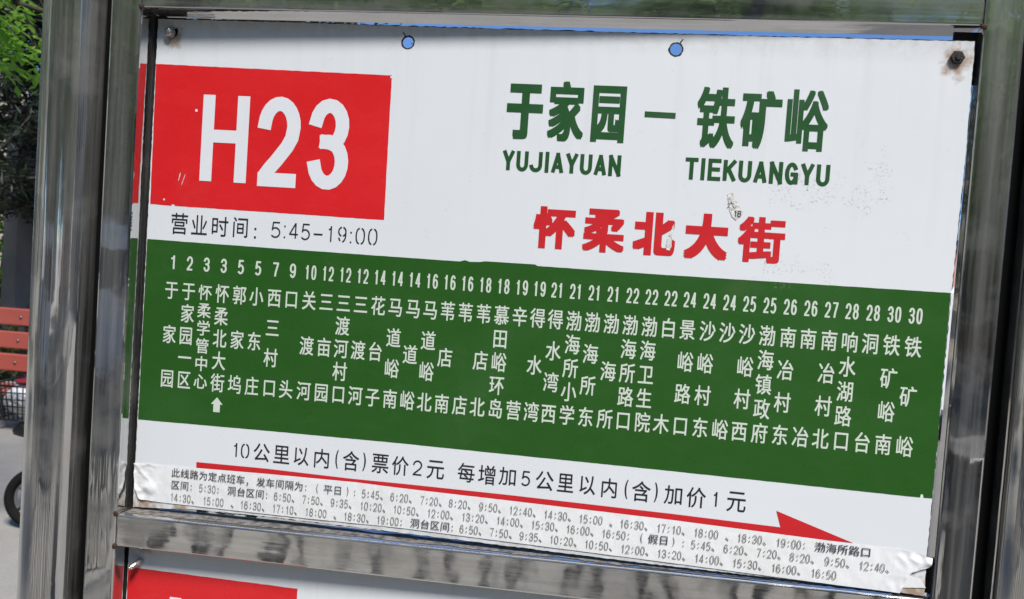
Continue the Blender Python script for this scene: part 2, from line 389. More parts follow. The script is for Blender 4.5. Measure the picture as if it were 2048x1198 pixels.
HEAD= [('于', [-0.01, 0.2145, 0.0393, 0.0592]), ('家', [0.035, 0.2167, 0.0387, 0.064]), ('园', [0.0801, 0.2156, 0.0354, 0.0597]), ('铁', [0.1917, 0.2166, 0.0396, 0.0637]), ('矿', [0.2374, 0.2163, 0.0408, 0.0606]), ('峪', [0.2836, 0.2176, 0.0417, 0.0629])]
STAT= [('怀', [0.0308, 0.0915, 0.0454, 0.0452]), ('柔', [0.0842, 0.0917, 0.0447, 0.0464]), ('北', [0.1375, 0.0916, 0.0443, 0.0458]), ('大', [0.1915, 0.0921, 0.045, 0.0483]), ('街', [0.2476, 0.0922, 0.0475, 0.0475])]
HOURS= [('营', [-0.401, 0.0699, 0.0204, 0.0244]), ('业', [-0.3766, 0.0699, 0.0193, 0.0223]), ('时', [-0.3512, 0.0696, 0.0199, 0.0226]), ('间', [-0.3266, 0.0701, 0.0176, 0.0228]), (':', [-0.3086, 0.0647, 0.0025, 0.0115]), ('5', [-0.2841, 0.07, 0.011, 0.0182]), (':', [-0.2735, 0.0684, 0.0021, 0.0144]), ('4', [-0.2628, 0.0702, 0.0107, 0.0177]), ('5', [-0.2487, 0.0698, 0.0103, 0.0185]), ('-', [-0.234, 0.0679, 0.0103, 0.002]), ('1', [-0.2199, 0.0693, 0.006, 0.0181]), ('9', [-0.2059, 0.0695, 0.0099, 0.018]), (':', [-0.1957, 0.0669, 0.002, 0.0128]), ('0', [-0.1849, 0.0691, 0.011, 0.0188]), ('0', [-0.1705, 0.0692, 0.0109, 0.0188])]
FARE= [('1', [-0.3175, -0.1852, 0.006, 0.0164]), ('0', [-0.3059, -0.1853, 0.0103, 0.0172]), ('公', [-0.2858, -0.1851, 0.0196, 0.0207]), ('里', [-0.2619, -0.1851, 0.0194, 0.0205]), ('以', [-0.2382, -0.1848, 0.0176, 0.0207]), ('内', [-0.2141, -0.1848, 0.0175, 0.0218]), ('(', [-0.1962, -0.1838, 0.0036, 0.0212]), ('含', [-0.1796, -0.1841, 0.019, 0.0225]), (')', [-0.1641, -0.1837, 0.0038, 0.0208]), ('票', [-0.1455, -0.1838, 0.0193, 0.0216]), ('价', [-0.1223, -0.1839, 0.0191, 0.0215]), ('2', [-0.1026, -0.1842, 0.0106, 0.017]), ('元', [-0.0819, -0.1842, 0.0197, 0.0206]), ('每', [-0.0472, -0.1838, 0.019, 0.0211]), ('增', [-0.0241, -0.184, 0.0189, 0.0215]), ('加', [-0.0012, -0.1832, 0.0187, 0.02]), ('5', [0.0193, -0.1835, 0.0096, 0.0167]), ('公', [0.04, -0.1838, 0.0196, 0.021]), ('里', [0.0628, -0.1838, 0.0176, 0.0201]), ('以', [0.0867, -0.1837, 0.017, 0.0205]), ('内', [0.1101, -0.1844, 0.0163, 0.0212]), ('(', [0.1284, -0.1838, 0.0036, 0.0207]), ('含', [0.1444, -0.1844, 0.0197, 0.0222]), (')', [0.16, -0.1839, 0.0036, 0.0213]), ('加', [0.1781, -0.1847, 0.0188, 0.0201]), ('价', [0.2023, -0.185, 0.02, 0.0219]), ('1', [0.2222, -0.1846, 0.0056, 0.0161]), ('元', [0.244, -0.1851, 0.0195, 0.0213])]
T1= [('此线路为定点班车，', -0.3942, -0.219), ('发车间隔为:', -0.2898, -0.219), ('(', -0.2193, -0.219), ('平日', -0.2095, -0.219), (')', -0.1836, -0.2189), (':', -0.1752, -0.2189), ('5:45、', -0.1646, -0.2189), ('6:20、', -0.1313, -0.2189), ('7:20、', -0.0971, -0.2189), ('8:20、', -0.0645, -0.2189), ('9:50、', -0.0304, -0.2189), ('12:40、', 0.0028, -0.2192), ('14:30、', 0.0412, -0.2197), ('15:00', 0.0795, -0.2201), ('、', 0.1126, -0.2205), ('16:30、', 0.1236, -0.2207), ('17:10、', 0.1629, -0.2212), ('18:00', 0.2019, -0.2216), ('、', 0.235, -0.222), ('18:30、', 0.2469, -0.2222), ('19:00;', 0.2867, -0.2227), ('渤海所路口', 0.3261, -0.2232)]
T2= [('区间:', -0.3939, -0.2332), ('5:30;', -0.3592, -0.2331), ('洞台区间:', -0.3244, -0.233), ('6:50、', -0.2679, -0.2329), ('7:50、', -0.2339, -0.2328), ('9:35、', -0.2003, -0.2327), ('10:20、', -0.1662, -0.2327), ('10:50、', -0.1276, -0.2326), ('12:00、', -0.0886, -0.2325), ('13:20、', -0.0494, -0.2324), ('14:00、', -0.0104, -0.2323), ('15:30、', 0.0281, -0.2326), ('16:00、', 0.0666, -0.2331), ('16:50;', 0.1052, -0.2336), ('(', 0.1457, -0.2342), ('假日', 0.1548, -0.2343), (')', 0.1794, -0.2346), (':', 0.1899, -0.2348), ('5:45、', 0.2003, -0.2349), ('6:20、', 0.2343, -0.2354), ('7:20、', 0.2683, -0.2358), ('8:20、', 0.302, -0.2363), ('9:50、', 0.3372, -0.2367), ('12:40、', 0.3712, -0.2372)]
T3= [('14:30、', -0.3945, -0.2473), ('15:00', -0.3539, -0.2472), ('、', -0.3194, -0.247), ('16:30、', -0.3083, -0.247), ('17:10、', -0.2693, -0.2469), ('18:00', -0.23, -0.2467), ('、', -0.1961, -0.2466), ('18:30、', -0.1844, -0.2466), ('19:00;', -0.1458, -0.2464), ('洞台区间:', -0.1067, -0.2463), ('6:50、', -0.0504, -0.2461), ('7:50、', -0.0166, -0.246), ('9:35、', 0.0165, -0.2463), ('10:20、', 0.0494, -0.2467), ('10:50、', 0.0876, -0.2473), ('12:00、', 0.1266, -0.2478), ('13:20、', 0.1654, -0.2484), ('14:00、', 0.2048, -0.249), ('15:30、', 0.2442, -0.2495), ('16:00、', 0.284, -0.2501), ('16:50', 0.3242, -0.2507)]
ARROW= [(-0.3646, -0.2041), (-0.2803, -0.2031), (-0.1796, -0.2042), (-0.1117, -0.2037), (0.003, -0.2036), (0.1763, -0.2051), (0.2908, -0.2071), (0.2852, -0.1901), (0.3644, -0.2154), (0.177, -0.2142), (-0.121, -0.2112), (-0.1716, -0.2097), (-0.2798, -0.2106), (-0.3642, -0.2117)]
PAPER= [(-0.4411, -0.2125), (-0.3599, -0.2107), (-0.2799, -0.2089), (-0.1719, -0.2051), (-0.1212, -0.2086), (0.0035, -0.2096), (0.1767, -0.2113), (0.3645, -0.2165), (0.4108, -0.2158), (0.4281, -0.2185), (0.442, -0.2216), (0.4401, -0.2338), (0.4239, -0.2441), (0.4195, -0.2494), (0.4146, -0.261), (0.3552, -0.2615), (0.1803, -0.2579), (-0.1182, -0.2534), (-0.2357, -0.2551), (-0.4078, -0.2558), (-0.4306, -0.2541), (-0.4392, -0.2479)]
PANEL= [(-0.4403, 0.3021), (-0.2934, 0.3027), (-0.1207, 0.3019), (0.2198, 0.3019), (0.4388, 0.3031), (0.4396, 0.1949), (0.4378, 0.0433), (0.4377, -0.1105), (0.4372, -0.2169), (0.4381, -0.2623), (0.3998, -0.2608), (0.17, -0.2618), (-0.1179, -0.2591), (-0.2595, -0.2583), (-0.3571, -0.2597), (-0.4408, -0.2653)]
# ================================================================== SETTING
def plane(name, x0, x1, y0, y1, z, mat, kind='structure'):
    b = MB(); b.add([(x0, y0, z), (x1, y0, z), (x1, y1, z), (x0, y1, z)], [(0, 1, 2, 3)]); o = b.obj(name, mat); o['kind'] = kind; return o
plane('ground', -300, 300, -300, 300, 0, M['ground'])
plane('road', -80, 80, -13.5, -5.2, .004, M['asphalt'])
kb = MB(); kb.add(*box_geo(-80, 80, -5.2, -5.05, -.1, .12)); kb.obj('kerb', M['concrete'])['kind'] = 'structure'
plane('path', -14, -4.2, 7.55, 8.6, .004, M['tan'])
plane('forecourt', 2, 30, 4.5, 40, .004, M['asphalt'])

# ================================================================== BUS STOP STAND (stainless frame)
stand = empty('bus_stop_stand', (0, 0, 0), 'polished stainless steel bus stop frame with square uprights beside round poles', 'bus stop')
def P(x, y, z): return (x, y, z + ZS)
DP = .038
LI = [(-.4460, -.0235), (-.4830, -.0243)]; RI = [(.4440, -.0050), (.4830, -.0042)]
ZT, ZB = .372, -1.56
for (xi, yi), (xo, yo) in ((LI, None) if False else (LI[0], LI[1]), (RI[0], RI[1])):
    dp = DP if xi < 0 else .0165
    a, b = ((xo, yo), (xi, yi)) if xo < xi else ((xi, yi), (xo, yo))
    hexa('upright_post', [P(a[0], a[1], ZB), P(b[0], b[1], ZB), P(b[0], b[1], ZT), P(a[0], a[1], ZT),
                          P(a[0], a[1] + dp, ZB), P(b[0], b[1] + dp, ZB), P(b[0], b[1] + dp, ZT), P(a[0], a[1] + dp, ZT)], M['steel_z'], stand, .0028, 3)
def rail(zl0, zr0, zl1, zr1):
    x0, y0, x1, y1 = -.4455, -.0232, .4435, -.0048
    return hexa('cross_rail', [P(x0, y0, zl0), P(x1, y1, zr0), P(x1, y1, zr1), P(x0, y0, zl1),
                        P(x0, y0 + DP, zl0), P(x1, y1 + DP, zr0), P(x1, y1 + DP, zr1), P(x0, y0 + DP, zl1)], M['steel_x'], stand, .0022, 3)
rail(.3078, .3175, .372, .372)
rail(-.3045, -.3045, -.2678, -.2645)
rail(-.925, -.925, -.888, -.888)
# dark angle iron behind the left edge of the panels and tabs in the corners, which the bolts go into
box('angle_iron', -.4455, -.434, .0045, .0085, ZS - .88, ZS + .3070, M['dark_steel'], stand)
for x0, x1, z0, z1 in ((-.4455, -.412, .262, .3070), (.422, .4441, .262, .3150), (.411, .4441, -.262, -.225)):
    box('bolt_tab', x0, x1, .0090, .0118, ZS + z0, ZS + z1, M['dark_steel'], stand)
for cx_, cy_ in ((-.5385, -.003), (.5365, .014)):
    pm = MB(); NS, NZ = 160, 60
    for j in range(NZ + 1):
        z = ZB - .1 + (ZB * -1 + .1 + .62) * j / NZ
        for k in range(NS):
            t = 2 * math.pi * k / NS; cs, sn = math.cos(t), math.sin(t)
            rr = .0345 + .00016 * noise.noise(Vector((cs * 2.6 + cx_ * 9, sn * 2.6, z * .5))) + .00007 * noise.noise(Vector((cs * 7, sn * 7 + cx_, z * .9)))
            pm.v.append(P(cx_ + rr * cs, cy_ + rr * sn, z))
    for j in range(NZ):
        for k in range(NS): k2 = (k + 1) % NS; pm.f.append((j * NS + k, j * NS + k2, (j + 1) * NS + k2, (j + 1) * NS + k)); pm.mi.append(0)
    pm.f.append(tuple(NZ * NS + k for k in range(NS))); pm.mi.append(0)
    pm.obj('round_pole', M['steel_z'], stand, True)
for x0, x1, y0 in ((-.506, -.4835, .0), (.4835, .504, .016)):
    box('rubber_infill', x0, x1, y0, y0 + .012, ZS + ZB, ZS + ZT - .01, M['black'], stand)  # flat black strips closing the gaps between uprights and poles
def grime():
    mb = MB(); n = 300; vs = []
    for i in range(n + 1):
        x = -.442 + .882 * i / n; z = -.2678 + .0033 * (x + .4455) / .889 + .0004; yb = -.0232 + .0184 * (x + .4455) / .889
        w0 = .006 + .006 * noise.noise(Vector((x * 22, 1, 0))) + .003 * noise.noise(Vector((x * 140, 2, 0)))
        vs += [P(x, yb + .0155 - max(.0, w0), z), P(x, yb + .030 + .004 * noise.noise(Vector((x * 30, 7, 0))), z)]
    mb.add(vs, [(2 * i, 2 * i + 2, 2 * i + 3, 2 * i + 1) for i in range(n)]); mb.obj('grime', M['grime'], stand)
def blob(name, c, r, mat, parent, sq_=(1, 1, 1), seed=0, sub=2):
    bm = bmesh.new(); bmesh.ops.create_icosphere(bm, subdivisions=sub, radius=r)
    for v in bm.verts:
        k = 1 + .28 * noise.noise(v.co * (1.6 / r) + Vector((seed, 0, 0))); v.co = Vector((v.co.x * sq_[0], v.co.y * sq_[1], v.co.z * sq_[2])) * k + Vector(c)
    return bm_obj(bm, name, mat, parent, True)
grime()
for i, (x, y, z) in enumerate([(-.4458, -.0240, .3085), (.4440, -.0052, .3165), (-.4462, -.0240, -.2665), (-.4462, -.0238, -.3045), (.4440, -.0052, -.2645)]):
    blob('weld', P(x, y, z), .0030, M['rust'], stand, (1, .35, 1), i * 7)

# ================================================================== THE SIGN
def bus_sign(loc, label, full):
    s = empty('route_sign', loc, label, 'bus stop sign', 'enamelled route panels bolted in the frame')
    def ring(cx, cz, r, n=22, j=.0): return [(cx + r * math.cos(2 * math.pi * i / n) * (1 + random.uniform(-j, j)), cz + r * math.sin(2 * math.pi * i / n) * (1 + random.uniform(-j, j))) for i in range(n)]
    holes = [ring(-.1443, .2844, .0062, 22, .05), ring(.1454, .2859, .0064, 22, .07)]
    if not full: holes = []
    sheet('panel', PANEL if full else [(-.4403, .2815), (.4380, .2815)] + PANEL[5:], 0, M['white'], s, holes, .0016, M['dark_edge'], .00035)
    if full:
        cxx = lambda q: tuple((q[0] * 1.0028, .02 + (q[1] - .02) * 1.0045))
        sheet('back_sheet', [cxx(q) for q in PANEL], .0019, M['dark_edge'], s, [ring(-.1443, .2844, .0068, 22), ring(.1454, .2859, .0070, 22)], .0006, M['dark_edge'], .0005)
    # dark chipped enamel round the two empty holes
    for k, (cx_, cz_) in enumerate(((-.1443, .2844), (.1454, .2859)) if full else ()):
        sheet('hole_rim', ring(cx_, cz_, .0077, 26, .07), -.00015, M['dark_edge'], s, [ring(cx_, cz_, .0061, 22, .03)])
    tl = MB(); tl.add(*[[(-.1512, -.0002, .2955), (-.1500, -.0002, .2955), (-.1462, -.0002, .2905), (-.1480, -.0002, .2908)], [(0, 1, 2, 3)]])
    tl.add([(.1480, -.0002, .2925), (.1492, -.0002, .2918), (.1525, -.0002, .2965), (.1514, -.0002, .2970)], [(0, 1, 2, 3)])
    if full: tl.obj('chip', M['dark_edge'], s)
    rb = [(-.4400, .2510), (-.2305, .2505), (-.2300, .0886), (-.4385, .0905)] if not full else [(-.4400, .2510), (-.1601, .2479), (-.1589, .0886), (-.408, .0898), (-.4085, .0915), (-.4118, .0917), (-.4122, .0898), (-.4385, .0905)]
    sheet('red_field', rb, -.00015, M['red'], s, jit=.00018, step=.006)
    if not full:
        mb = MB(); stroke(mb, 'H', -.3575, .1735, .056, .102, .0145, -.0004, .0195); mb.obj('letter', M['white_letter'], s)
        return s
    gb = [(-.4400, .0498), (-.3406, .0492), (-.0701, .0484), (-.0646, .0503), (-.0589, .0488), (-.0478, .0493), (-.0423, .0505), (.0128, .0507), (.0156, .0493), (.1414, .0490), (.4375, .0505),
          (.4376, -.1607), (.4290, -.1610), (.4285, -.1575), (.4262, -.1575), (.4257, -.1610), (.1623, -.1593), (-.136, -.1586), (-.2913, -.1596), (-.3627, -.1605), (-.4400, -.1614)]
    sheet('green_field', gb, -.00015, M['green'], s, jit=.00012, step=.006)
    for ch, cx_, cz_, w_, h_, tk in (('H', -.3515, .1694, .0562, .1020, .0145), ('2', -.2869, .1688, .0503, .1021, .0158), ('3', -.2278, .1689, .0475, .1022, .0155)):
        mb = MB(); stroke(mb, ch, cx_, cz_, w_, h_, tk, -.0004, .0185 if ch == 'H' else .0165); mb.obj('route_letter', M['white_letter'], s)
    BX = {'于': .0027, '家': .0017, '园': .0018, '铁': .0015, '矿': .0019, '峪': .0013, '大': .0026, '北': .0023, '怀': .0020, '柔': .0017, '街': .0016}
    for ch, (cx_, cz_, w_, h_) in HEAD:
        mb = MB(); glyph_box(mb, ch, cx_, cz_, w_, h_, -.0003, BX[ch], BX[ch] * .85); mb.obj('heading_character', M['green_letter'], s)
    mb = MB(); mb.add([(.118, -.0003, .2142), (.1502, -.0003, .2138), (.1502, -.0003, .2198), (.118, -.0003, .2202)], [(0, 1, 2, 3)]); mb.obj('dash', M['green_letter'], s)
    for word, x0, x1, zt, zb, mname in (('YUJIAYUAN', -.0305, .0971, .1725, .1504, 0), ('TIEKUANGYU', .1642, .3105, .1738, .1512, 0)):
        wd = [(.42 if c == 'I' else 1.) for c in word]; gap = .18; tot = sum(wd) + gap * (len(word) - 1); u = (x1 - x0) / tot; x = x0
        mb = MB()
        for c, q in zip(word, wd):
            stroke(mb, c, x + q * u / 2, (zt + zb) / 2, q * u * (1 if c != 'I' else .9), zt - zb, .0041, -.0003, .0038); x += (q + gap) * u
        mb.obj('heading_word', M['green_letter'], s)
    for ch, (cx_, cz_, w_, h_) in STAT:
        mb = MB(); glyph_box(mb, ch, cx_, cz_, w_, h_, -.0003, BX[ch], BX[ch]); mb.obj('station_character', M['red_letter'], s)
    mb = MB()
    for ch, (cx_, cz_, w_, h_) in HOURS:
        if ch == ':':
            for q in (-1, 1): sq(mb, cx_, cz_ + q * (h_ / 2 - .001), .0009 if w_ < .0024 else .0012, -.0003)
        elif ch == '-': mb.add([(cx_ - w_ / 2, -.0003, cz_ - .0009), (cx_ + w_ / 2, -.0003, cz_ - .0009), (cx_ + w_ / 2, -.0003, cz_ + .0009), (cx_ - w_ / 2, -.0003, cz_ + .0009)], [(0, 1, 2, 3)])
        elif ord(ch) > 255: glyph_box(mb, ch, cx_, cz_, w_, h_, -.0003, .00012, .00012, K5)
        else: stroke(mb, {'0': '0s', '9': '9s'}.get(ch, ch), cx_, cz_, w_, h_, .0016, -.0003)
    mb.obj('hours_line', M['ink'], s)
    mb = MB()
    for ch, (cx_, cz_, w_, h_) in FARE:
        if ord(ch) > 255: glyph_box(mb, ch, cx_, cz_, w_, h_, -.0003, .00014, .00014, K5)
        elif ch in '()': glyph_box(mb, ch, cx_, cz_, w_, h_, -.0003, .0003, .0001, K5)
        else: stroke(mb, {'0': '0s'}.get(ch, ch), cx_, cz_, w_, h_, .0017, -.0003)
    mb.obj('fare_line', M['ink'], s)
    sheet('arrow', ARROW, -.0003, M['red_letter'], s)
    nums = '1 2 3 3 5 5 7 9 10 12 12 12 14 14 14 16 16 16 18 18 19 19 21 21 21 21 22 22 22 24 24 24 25 25 26 26 27 28 28 30 30'.split()
    names = '于家园 于家园一区 怀柔学管中心 怀柔北大街 郭家坞 小东庄 西三村口 口头 关渡河 三亩园 三渡河村口 三渡河 花台子 马道峪南 马道峪 马道峪北 苇店南 苇店 苇店北 慕田峪环岛 辛营 得水湾 得水湾西 渤海所小学 渤海所东 渤海所 渤海所路口 渤海卫生院 白木 景峪路口 沙峪村东 沙峪 沙峪村西 渤海镇政府 南冶村东 南冶 南冶村北 响水湖路口 洞台 铁矿峪南 铁矿峪'.split()
    names[1] = '于家园一区'
    assert len(nums) == len(names) == 41
    cu = [-.4065, -.3857, -.3650, -.3441, -.3233, -.3025, -.2815, -.2612, -.2400, -.2196, -.1993, -.1792, -.1592, -.1393, -.1194, -.0997, -.0798, -.0600, -.0400, -.0199, .0003, .0197, .0391, .0592, .0793, .0995,
          .1197, .1398, .1599, .1798, .2003, .2208, .2411, .2617, .2823, .3029, .3234, .3438, .3645, .3852, .4058]
    for i in range(41):
        x = cu[i]; mb = MB(); nm = nums[i]
        if len(nm) == 1: stroke(mb, nm, x, .0250, .0074, .0164, .0022, -.0003)
        else:
            for q, c in zip((-1, 1), nm): stroke(mb, c, x + q * .0037 - (.0006 if c == '1' else 0), .0246, .0058 if c != '1' else .0046, .0164, .0019, -.0003)
        mb.obj('distance_number', M['cream_letter'], s)
        mb = MB(); st = names[i]; n = len(st); eh = .0226 if n < 6 else .0185
        for k, c in enumerate(st):
            glyph_em(mb, c, x + random.uniform(-.0003, .0003), -.0076 - .1028 * k / (n - 1), .0172, eh, -.0003, .00026)
        mb.obj('stop_name', M['cream_letter'], s)
    mb = MB(); x = -.3435
    mb.add([(x, -.0003, -.1266), (x - .0072, -.0003, -.1347), (x - .0040, -.0003, -.1347), (x - .0040, -.0003, -.1438), (x + .0040, -.0003, -.1438), (x + .0040, -.0003, -.1347), (x + .0072, -.0003, -.1347)], [(0, 1, 2, 6), (2, 3, 4, 5)])
    mb.obj('arrow_mark', M['cream_letter'], s)
    # remains of a sticker with a torn corner of print
    sheet('sticker_scrap', [(.2097, .1378), (.216, .1391), (.2195, .1305), (.2268, .1195), (.2240, .1155), (.2201, .111), (.2160, .1150), (.2130, .1210)], -.0005, M['scrap'], s, jit=.0004, step=.002)
    mb = MB(); glyph_box(mb, '六', .2140, .1268, .0075, .0066, -.0007); stroke(mb, '1', .2190, .1180, .0030, .0066, .0010, -.0007); stroke(mb, '8', .2232, .1180, .0042, .0066, .0010, -.0007); mb.obj('sticker_print', M['print_dark'], s)
    sheet('film_tear', [(.1572, .1040), (.1545, .0960), (.1519, .0878), (.1508, .0815), (.1512, .0758), (.1545, .0752), (.1562, .0790), (.1560, .0900), (.1575, .0960)], -.0006, M['scrap'], s, jit=.0003, step=.002)
    # dents and blisters in the red field
    return s
M['scrap'] = simple('torn_sticker', (.66, .65, .61), .8, var=.45, scale=260, bump=.3)
sign = bus_sign((0, 0, ZS), 'white enamelled route sign numbered H23 with a green band of stop names', True)
sign2 = bus_sign((-.003, 0, ZS - .5880), 'second white route sign with red corner block, bolted below the lower cross rail', False)

def bolt(parent, x, z, mat, r, ln, hexn=6, washer=True, tilt=(0, 0)):
    mb = MB(); d = Vector((tilt[0], -1, tilt[1])).normalized()
    if washer: mb.add(*tube_geo([(x, -.0002, z), Vector((x, -.0002, z)) + d * .0012], r * 1.25, 24))
    p0 = Vector((x, -.0010, z)); mb.add(*tube_geo([p0, p0 + d * ln * .5, p0 + d * ln * .85, p0 + d * ln], [r, r, r * .93, r * .7], hexn))
    mb.add(*tube_geo([p0 + d * ln * .99, p0 + d * (ln + .0012)], [r * .42, r * .40], 12))
    return mb.obj('bolt', mat, parent)
bolt(sign, -.4238, .2867, M['zinc'], .0052, .006, 20, True, (-.18, -.05))
ck = MB(); ck.add([(-.4212, -.0004, .2905), (-.4160, -.0004, .2925), (-.4148, -.0004, .2885), (-.4165, -.0004, .2835), (-.4205, -.0004, .2815), (-.4225, -.0004, .2850)], [(5, 4, 3, 2, 1, 0)])
ck.obj('slot_hole', M['black'], sign)
bolt(sign, .4228, .2862, M['oldbolt'], .0072, .0032, 6, False, (.05, 0))
bolt(sign2, -.4241, .2600, M['zinc'], .0036, .014, 16, False, (-.45, -.35))
# knocks in the red field
sc_ = MB()
for (x, z, l, a, wd) in ((-.404, .1235, .011, 78, .0014), (-.399, .1205, .015, 72, .0009)):
    dx, dz = math.cos(R_(a)) * l / 2, math.sin(R_(a)) * l / 2
    pts = []
    for k in range(7):
        t = k / 6 * 2 - 1; wv = wd * (1 - t * t) * .5 * random.uniform(.5, 1.2); pts.append((x + dx * t, z + dz * t, wv))
    vs = [(p[0] - p[2], -.0004, p[1]) for p in pts] + [(p[0] + p[2], -.0004, p[1]) for p in pts]
    sc_.add(vs, [(i, i + 7, i + 8, i + 1) for i in range(6)])
for (x, z, r) in ((-.4215, .0965, .0010), (-.3875, .2000, .0014), (-.1605, .2460, .0012)): sq(sc_, x, z, r, -.0004)
sc_.obj('scratch', M['flake'] if 'flake' in M else M['white_letter'], sign)

# paper notice pasted along the bottom
def interp(pts, x):
    for a, b in zip(pts, pts[1:]):
        if a[0] <= x <= b[0]: return a[1] + (b[1] - a[1]) * (x - a[0]) / max(1e-9, b[0] - a[0])
    return pts[0][1] if x < pts[0][0] else pts[-1][1]
notice = empty('paper_notice', (0, 0, ZS), 'wrinkled white paper timetable pasted along the bottom edge of the sign', 'notice')
TOP = [(-.4411, -.2125), (-.3599, -.2107), (-.2799, -.2089), (-.1719, -.2075), (-.1212, -.2086), (.0035, -.2096), (.1767, -.2115), (.3645, -.2160), (.4108, -.2162), (.4281, -.2185), (.4430, -.2218)]
BOT = [(-.4395, -.2490), (-.4330, -.2545), (-.4078, -.2558), (-.2357, -.2551), (-.1182, -.2536), (.1803, -.2579), (.3552, -.2612), (.4146, -.2618), (.443, -.2618)]
XR = [(0, .4425), (.25, .4405), (.48, .4235), (.62, .4195), (1, .4140)]
XL = [(0, -.4411), (.6, -.4400), (.85, -.4385), (1, -.4325)]
NU, NV = 420, 30
vs, fs = [], []
for j in range(NV + 1):
    t = j / NV; xl, xr = interp(XL, t), interp(XR, t)
    for i in range(NU + 1):
        x = xl + (xr - xl) * i / NU; z = interp(TOP, x) * (1 - t) + interp(BOT, x) * t
        y = -.00085 - .00035 * noise.noise(Vector((x * 90, 0, z * 30))) - .0002 * noise.noise(Vector((x * 300, 3, z * 90)))
        er = max(0, (x - .395) / .045); el = max(0, (-.405 - x) / .035)
        rid = abs(noise.noise(Vector((x * 75, 5, z * 75)))) ; rid2 = abs(noise.noise(Vector((x * 190, 9, z * 190))))
        y -= er ** 1.3 * (.0030 * (1 - rid * 2.2) + .0009 * rid2)
        y -= el * (.0016 * max(0, 1 - rid * 3) + .0010 * rid2)
        dd = math.hypot(x + .4205, z + .2400)
        y -= .0016 * math.exp(-(dd / .007) ** 4)
        z += er * .0012 * noise.noise(Vector((x * 120, 1, t * 5)))
        vs.append((x, y, z))
for j in range(NV):
    for i in range(NU): a = j * (NU + 1) + i; fs.append((a, a + NU + 1, a + NU + 2, a + 1))
pb = MB(); pb.add(vs, fs); po = pb.obj('paper_sheet', M['paper'], notice, True)
sheet('paper_flap', [(.4135, -.2432), (.4240, -.2426), (.4330, -.2446), (.4389, -.2535), (.4160, -.2560)], -.0008, M['paper'], notice, jit=.0003, step=.003)
EM, ED, YP = .0114, .0053, -.00175
for T in (T1, T2, T3):
    md, mg = MB(), MB()
    for txt, x, z in T:
        for c in txt:
            if ord(c) > 255 and c not in '，、':
                glyph_em(md, c, x + EM / 2, z, EM * .98, EM * .96, YP, .00010, K5[:3]); x += EM
            elif c in '，、':
                glyph_em(mg, c, x + EM / 2, z - .0004, EM, EM, YP, .00014, K5[:3]); x += EM
            elif c in ':;':
                for q in (.0019, -.0026): sq(mg, x + ED * .5, z + q - .0004, .00062, YP)
                if c == ';': mg.add([(x + ED * .5, YP, z - .0034), (x + ED * .5 + .0006, YP, z - .0034), (x + ED * .5 - .0006, YP, z - .0050)], [(0, 1, 2)])
                x += ED
            elif c in '()':
                glyph_box(mg, c, x + ED * .5, z, .0022, .0108, YP, .00008, .00005, K5[:3]); x += ED
            else:
                stroke(mg, c, x + ED * .5, z - .0002, .0043 if c != '1' else .0032, .0091, .00078, YP); x += ED
    md.obj('timetable_words', M['print_dark'], notice); mg.obj('timetable_times', M['print_grey'], notice)

# ================================================================== FOLIAGE HELPERS
def leaf_quad(mb, p, n, s, asp=.5, fold=True):
    n = n.normalized(); a = n.orthogonal().normalized(); a.rotate(Matrix.Rotation(random.uniform(0, 6.28), 3, n)); b = n.cross(a)
    l, w_ = s, s * asp
    mb.add([p, p + a * l * .45 + b * w_ * .5 + n * w_ * .12, p + a * l, p + a * l * .45 - b * w_ * .5 + n * w_ * .12], [(0, 1, 2), (0, 2, 3)])
def rnd(): return Vector((random.gauss(0, 1), random.gauss(0, 1), random.gauss(0, 1)))
def clump_cloud(mb, centre, rx, rz, clumps, per, size, asp=.5, cr=.35, flat=.0):
    for _ in range(clumps):
        d = rnd().normalized() * (random.uniform(.35, 1) ** .6); c = Vector(centre) + Vector((d.x * rx, d.y * rx, d.z * rz))
        for _ in range(per):
            leaf_quad(mb, c + rnd() * cr, rnd() + Vector((0, 0, flat)), size * random.uniform(.6, 1.3), asp)
def tree(x, y, h, crown, label, mat='leaf_mid', trunk_r=.14, clumps=240, per=40, size=.12, clear=.35, group=None, cat='tree', seed=1, cr=.32):
    random.seed(seed); t = empty('tree', (x, y, 0), label, cat, group)
    b = MB(); pts = [(0, 0, -.05), (.03, .02, h * .2), (-.04, .05, h * .45), (.05, 0, h * .75), (0, 0, h * .92)]
    b.add(*tube_geo(pts, [trunk_r, trunk_r * .8, trunk_r * .62, trunk_r * .35, trunk_r * .08], 10))
    for i in range(9):
        z = h * random.uniform(clear, .75); a = random.uniform(0, 6.28); l = crown * random.uniform(.6, .95)
        b.add(*tube_geo([(0, 0, z), (math.cos(a) * l * .5, math.sin(a) * l * .5, z + h * .07), (math.cos(a) * l, math.sin(a) * l, z + h * .14)], [trunk_r * .35, trunk_r * .2, trunk_r * .06], 6))
    b.obj('trunk', M['bark'], t, True)
    f = MB(); clump_cloud(f, (0, 0, h * (clear + 1) / 2), crown, h * (1 - clear) / 2, clumps, per, size, cr=cr)
    o = f.obj('crown', M[mat], t); o['kind'] = 'stuff'; return t

